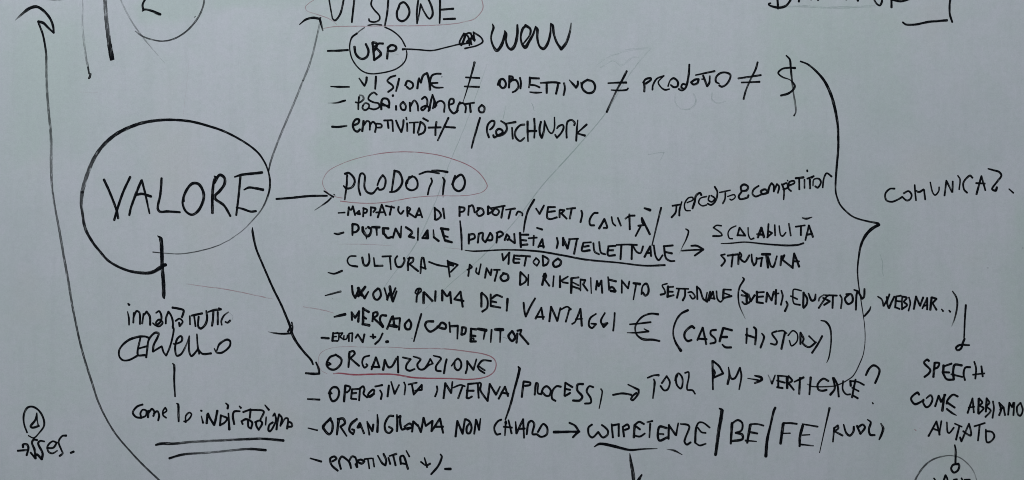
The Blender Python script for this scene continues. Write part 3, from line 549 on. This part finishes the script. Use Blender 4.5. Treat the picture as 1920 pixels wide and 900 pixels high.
M('handwritten_word','AIUTATO',23,"845,405,24 935,240,22;935,240 970,390;890,320 960,345,20;990,235,20 965,390;1050,250,20 1060,360 1080,370 1130,310;1140,265,18 1220,300;1190,300,24 1155,445;1200,420,24 1215,465;1215,465 1300,265,20,.9;1300,265,22,1 1325,370 1315,400 1235,350;1360,295,20 1480,258;1420,285,22 1402,455;1490,330,18 1490,360,22 1500,470 1540,470 1585,410 1560,360 1495,350")
M('drawn_arrow','small upright arrow with looped foot below AIUTATO',23,"1140,505,16 1150,560,24 1148,700,24;1185,715,24 1120,730 1100,775 1130,815 1175,790 1190,730 1150,720")
M('drawn_circle','thin grey circle cut by the bottom edge',18,"680,940,24,.65 720,850,22,.75 800,740 900,665,20,.75 1060,625,14,.7 1180,640,14,.65 1280,710 1350,800,13,.55 1400,940,13,.55")
M('letter_fragment',None,22,"905,880,18 925,905")
M('letter_fragment',None,22,"1015,910,24 1035,845 1055,880,22 1060,920")
M('letter_fragment',None,24,"1130,898 1165,892")
M('letter_fragment',None,22,"1215,878,20 1230,905")
M('letter_fragment',None,22,"1250,898,24 1310,897")
M('pen_mark','two tiny specks left of AIUTATO',8,"690,333,9,.6 706,343;748,318,8,.35 750,322",col='red')
O(560,690)
LO=M('text_line','line Operatività interna/processi, arrow, tool PM',22,"100,348,18 235,355,24")
M('handwritten_word','OPERATIVITÀ',24,
 "375,285,18 345,290 335,285 380,220,26 430,220 455,270 430,350 380,370 350,310 360,270;525,195,28 510,375;530,195 580,215 570,250 540,275;600,240,24 590,345;600,240 680,235,22;610,285 650,280;595,345 650,350;690,225,24 680,365;690,230 725,205 740,240 730,290 770,330;770,330 840,290 850,250 830,245 780,300 800,325 850,290"
 ";860,208,22 940,192,26;915,250,20 935,290,24 925,350;1015,195,26 1000,320;1040,155,18 1080,290,26;1080,290 1130,190,20;1185,160,20 1200,200 1190,300;1235,185,22 1330,165;1275,190 1295,300,24;1300,290,26 1385,190;1385,190 1385,245;1385,245 1310,255,20",parent=LO)
O(820,680)
M('handwritten_word','INTERNA',25,
 "@560,690;1555,205,22 1560,250 1535,320;@820,680;70,400,26 90,230;90,230 155,340,28;155,340 170,215,20;180,280,20 260,250 310,265;285,260,24 235,400;345,245,24 330,390,28;345,240 450,230,22;330,315 410,315;330,395 350,400 390,380;455,230,24 465,395;470,225 490,235 485,310 565,430;565,430,26 590,240;590,240 660,360,26;660,360 705,270,20;690,405,26 760,270,24;760,270 795,375;720,335 800,350",parent=LO)
M('slash_mark',None,26,"910,45,18 925,70,32 870,290,26 820,480,26,.95 765,640,18",parent=LO)
M('handwritten_word','PROCESSI',25,
 "970,215,26 950,385;970,210 1045,225 1040,250 985,260;1095,360,24 1110,230 1130,235 1130,340,22 1170,355;1170,350 1190,290 1230,265 1275,310 1260,370 1220,370 1180,330;1390,270,24 1340,265 1295,320 1290,400 1330,430;1440,225,24 1430,370;1440,225 1520,275;1440,295 1495,305;1435,375 1495,340;1640,240,28 1580,245 1575,310 1630,380 1600,425 1525,425;1755,275,24 1710,265 1680,320 1725,400 1725,450 1660,460;1840,295,18 1855,320 1840,420 1820,515,12",parent=LO)
O(1060,650)
M('drawn_arrow','arrow with looped head before TOOL',24,"535,542,22 640,525,24 740,540;705,425,16 825,485,26;825,485 820,530 760,600,24 740,590 760,550 800,520",parent=LO)
M('handwritten_word','TOOL',24,"925,350,20 1000,320 1050,320,28;995,365,18 1005,400,26 985,580,18;1085,410,22 1140,330 1175,400 1150,480 1110,490 1070,440;1235,380,22 1245,330 1275,300 1315,350 1315,440 1295,470 1255,430 1245,370 1260,320;1345,295,20 1385,285 1390,330 1370,480 1430,490 1460,530",parent=LO)
M('handwritten_word','PM',25,"1655,160,26 1660,480,20;1660,160,24 1730,220 1775,300;1775,300 1660,350;1665,260,28 1680,290 1665,330;@1340,650;155,230,14 165,320,26 145,420,28;165,310,24 190,360 230,350 285,235;285,240,22 300,330 275,480,18",parent=LO)
O(1340,650)
M('drawn_arrow','short arrow with thick curled head after PM',22,"370,355,10 490,375,20;450,325,18 520,345,32 530,370 450,410,22",parent=LO)
M('handwritten_word','VERTICALE ? with a line struck through it',23,
 "600,315,10,.6 630,380,20,.8 645,415,24,1;645,415 680,320,16;715,325,22 715,460,24;705,325,20 815,335;700,380,22 790,405;700,455 765,465;815,350,34 815,465,28;830,330,24 870,380 830,410;830,410 890,485;895,395,18 1000,345,28;960,350,26 950,530;1080,345,28 1065,535,22;1280,385,24 1220,360 1160,420 1165,480 1210,495 1260,485;1330,350,24 1350,470 1300,540,28;1340,350,24 1380,430 1395,560"
 ";1445,385,20 1440,480 1480,535 1525,535;1525,385,28 1530,440;1585,370,24 1565,460 1545,570;1520,385,20 1610,395 1680,430;1545,460,20 1620,500;1550,545 1610,580;1700,320,26 1740,245 1790,210 1850,250 1850,300 1805,410;1773,628,14 1782,640,22",parent=LO)
O(560,750)
LG=M('text_line','line Organigramma non chiaro, arrow, competenze/BE/FE/ruoli',22,"105,315,14 210,340,22")
M('handwritten_word','ORGANIGRAMMA with thick retraced letters',26,
 "360,205,28 280,290,34 280,320 340,385,28 375,350 380,260 350,210;450,220,34 430,390,24;440,215,30 500,210 520,260 470,300,26;470,300 540,405,20;655,215,32 590,270 570,340,26 610,385 625,340 600,330;665,310,34 690,260,30;690,260 735,375,24;680,300,30 690,305;770,240,18 795,390,24;775,260 830,350,28;830,350 840,275;885,165,18 890,240,28 885,360"
 ";1065,180,26 1020,180 970,270 980,350 1020,370 1055,330 1015,300;1105,165,20 1110,250,28 1105,350;1110,200 1145,180,28 1140,230 1160,330,26 1200,320;1190,300,26 1250,265 1280,300 1220,330;1200,320 1270,310;1275,355,26 1290,240;1290,240 1340,290;1340,280 1375,360;1375,360 1405,200;1405,200,26 1430,290;1430,290 1505,235;1505,235 1495,350;1495,350,26 1590,210,28;1590,210 1625,370,24;1540,300 1625,300",parent=LG)
O(840,750)
M('handwritten_word','NON',25,"85,410,26 105,235;105,235 165,380,28;165,380 190,215,24;200,215,26 240,240 265,310 245,370 215,370 210,310 235,270;295,380,24 315,220;320,230 350,335,26;350,335 365,210,18",parent=LG)
M('handwritten_word','CHIARO',25,"600,220,24 560,240 520,310 545,385 590,380;650,240,26 640,400,16;648,250,32 652,262;625,300,22 720,310;680,225,20 715,375,24;760,245,18 770,375,28;770,375 845,215,24;845,215 855,425,22;800,325 865,320;885,385,26 905,260 940,235 970,270 950,380,24 1000,385;1000,385 1050,415 1110,385 1115,310 1070,270 1010,360",parent=LG)
M('drawn_arrow','thick arrow between CHIARO and COMPETENZE',28,"1190,360,34 1480,355,24;1365,255,22 1430,290,26 1470,350;1470,350,34 1405,420,24",parent=LG)
O(1090,750)
M('handwritten_word','COMPETENZE',24,
 "120,275,24 80,310 85,390 125,420 190,360;190,360 240,420 290,395 300,350 270,310 230,280;340,270,20 355,420,26;350,285 425,270;420,275,24 420,405;465,300,22 480,410,26;470,300 520,275 535,315 490,335;600,280,28 590,420;600,280,24 650,245 705,270;600,285 660,330;600,400 660,410 715,375,20;740,250,18 800,235,24;775,265,24 765,420,18;960,315,28 880,300 860,400 880,455 965,420;880,380,22 925,385;985,280,26 980,435"
 ";985,285 1060,390,26;1065,395 1090,260,18;1115,268,18 1200,280,24 1215,310 1160,460 1185,500 1230,475;1445,310,20 1370,255 1320,255 1290,320,26 1280,480;1310,310,20 1350,360 1400,370;1280,480,20 1330,510 1400,490",parent=LG)
M('underline',None,26,"145,525,12 210,492,30 350,515,34 540,560,26 700,550,18 855,546,6;960,552,5,.8 1050,570,26,.9 1135,615,8",parent=LG)
M('slash_mark','upright bar',38,"1550,92,14 1580,118,42 1545,350,38,.97 1512,600,34 1508,618,30",parent=LG)
M('drawn_arrow','broad downward stroke cut by the bottom edge, below COMPETENZE',38,"545,600,10 555,680,32,.93 580,820,40,.9 592,960,40,.92;680,840,18 655,880,34 615,950")
O(1340,750)
M('handwritten_word','BE',28,"195,260,34 180,490,24;200,260,24 260,225 310,260 300,340 235,370;250,370 310,390 310,440 200,460;400,280,34 365,480,26;400,270,20 480,270 550,287;395,360,24 480,375;345,455,22 470,465,12",parent=LG)
M('slash_mark',None,30,"682,85,30 665,120,28 630,270,24 590,450,34 575,632,36",parent=LG)
M('handwritten_word','FE',28,"770,270,36 740,490,30;770,260,24 850,260 925,268;760,375,16 850,373;990,290,34 960,410,32 955,520,26;985,270,18 1160,300,22;985,395,16 1070,390;970,500,22 1110,515,14",parent=LG)
M('slash_mark',None,20,"1292,90,26 1240,320,15 1180,592,10",parent=LG)
M('handwritten_word','RUOLI',23,"1345,310,24 1330,470,18;1340,320 1385,285 1390,320 1345,350;1345,350 1440,400,24;1450,275,18 1480,370,26 1520,400 1560,355 1565,300;1600,290,26 1640,380 1690,310 1665,275 1610,310;1720,220,16 1755,250,26 1735,330 1750,390 1800,395;1870,265,18 1895,320,30 1875,390 1850,445,18",parent=LG)
O(560,750)
LE=M('text_line','last line Emotività +/-',24,"130,655,18 255,692,26")
M('handwritten_word','emotività in small letters',24,
 "380,690,26 425,660 400,635 355,660 370,730 440,795;475,775,26 455,690 470,650 490,635 530,660 570,700 590,765;570,680 600,635 640,650 660,755;655,755 640,720;665,680,26 700,670 740,690 710,715 670,700;740,665,20 820,655;780,670,20 795,770;835,655,20 850,750;890,625,18 940,710,26 975,735 985,680 955,605;1010,650,24 1030,720;1020,630,20 1100,605,26;1065,630 1090,735;1150,720,26 1145,640 1180,630 1230,775;1145,710 1215,720;1210,570,16 1245,635,22",parent=LE)
M('plus_minus_sign',None,24,"1415,650,18 1445,755,24;1375,695,20 1435,735 1480,715,24;1595,610,18 1610,640,26 1570,740 1490,835,24;1645,775,26 1710,775,32",parent=LE)
# ---- wiped ghosts of older writing
O(0,0)
M('erased_line','pale green ghost of a wiped diagonal stroke',14,
 "7320,540,14,.04 7080,840,15,.12 6800,1290,14,.25 6450,1700,15,.28 6090,2100,14,.26 5800,2480,12,.22 5430,2880,12,.2 5070,3190,10,.18 4780,3480,9,.1;5480,720,9,.12 5250,1370,11,.16 5040,1880,12,.2 4910,2240,12,.2 4680,2740,14,.24 4400,3120,12,.18 4250,3330,8,.1",col='green')
M('erased_line','wiped ghost strokes between OBIETTIVO and Patchwork',8,"5690,1190,8,.12 5672,1280,10,.28 5660,1340,10,.2",col='green')
M('erased_line',None,8,"5980,1160,8,.15 5995,1190,10,.26 6010,1250,8,.15",col='green')
M('erased_line','faint thin grey wipe lines',7,"3810,2745,7,.25 4100,2748,9,.35 4400,2762,7,.2",col='red')
M('erased_line',None,7,"4998,2785,6,.2 5150,2800,7,.3 5250,2815,5,.15",col='red')
M('erased_line',None,7,"900,1035,6,.12 1100,1040,6,.16",col='red')
M('erased_line',None,7,"2130,650,5,.12 2095,1000,5,.15 2060,1300,4,.1",col='red')
M('erased_line',None,16,"7600,1060,18,.10 7590,1140,18,.12 7650,1220 7770,1222 7830,1140 7800,1050,16,.09",col='green')
M('erased_line',None,16,"8010,1040,16,.09 8010,1120,18,.12 8070,1160 8160,1140,14,.1",col='green')
M('erased_line',None,20,"6720,720,26,.03 6830,640,30,.05 6950,600 7080,560 7230,545,26,.04 7300,535,20,.03",col='green')
M('erased_line',None,18,"6760,760,24,.03 6900,680,26,.05 6990,740 7110,650 7180,640,22,.03",col='green')
M('erased_line',None,12,"7290,1740,9,.14 7420,1716,12,.2 7470,1716 7430,1800,8,.12",col='green')
M('erased_line',None,28,"8640,78,26,.10 9000,70,30,.14 9400,85 9840,70,26,.1",col='green')
M('erased_line',None,8,"4520,660,8,.2 4530,720,9,.22 4525,780,7,.12",col='green')
M('erased_line',None,12,"9900,2860,10,.12 9930,2960,13,.2 9925,3040 9938,3100,10,.1",col='green')
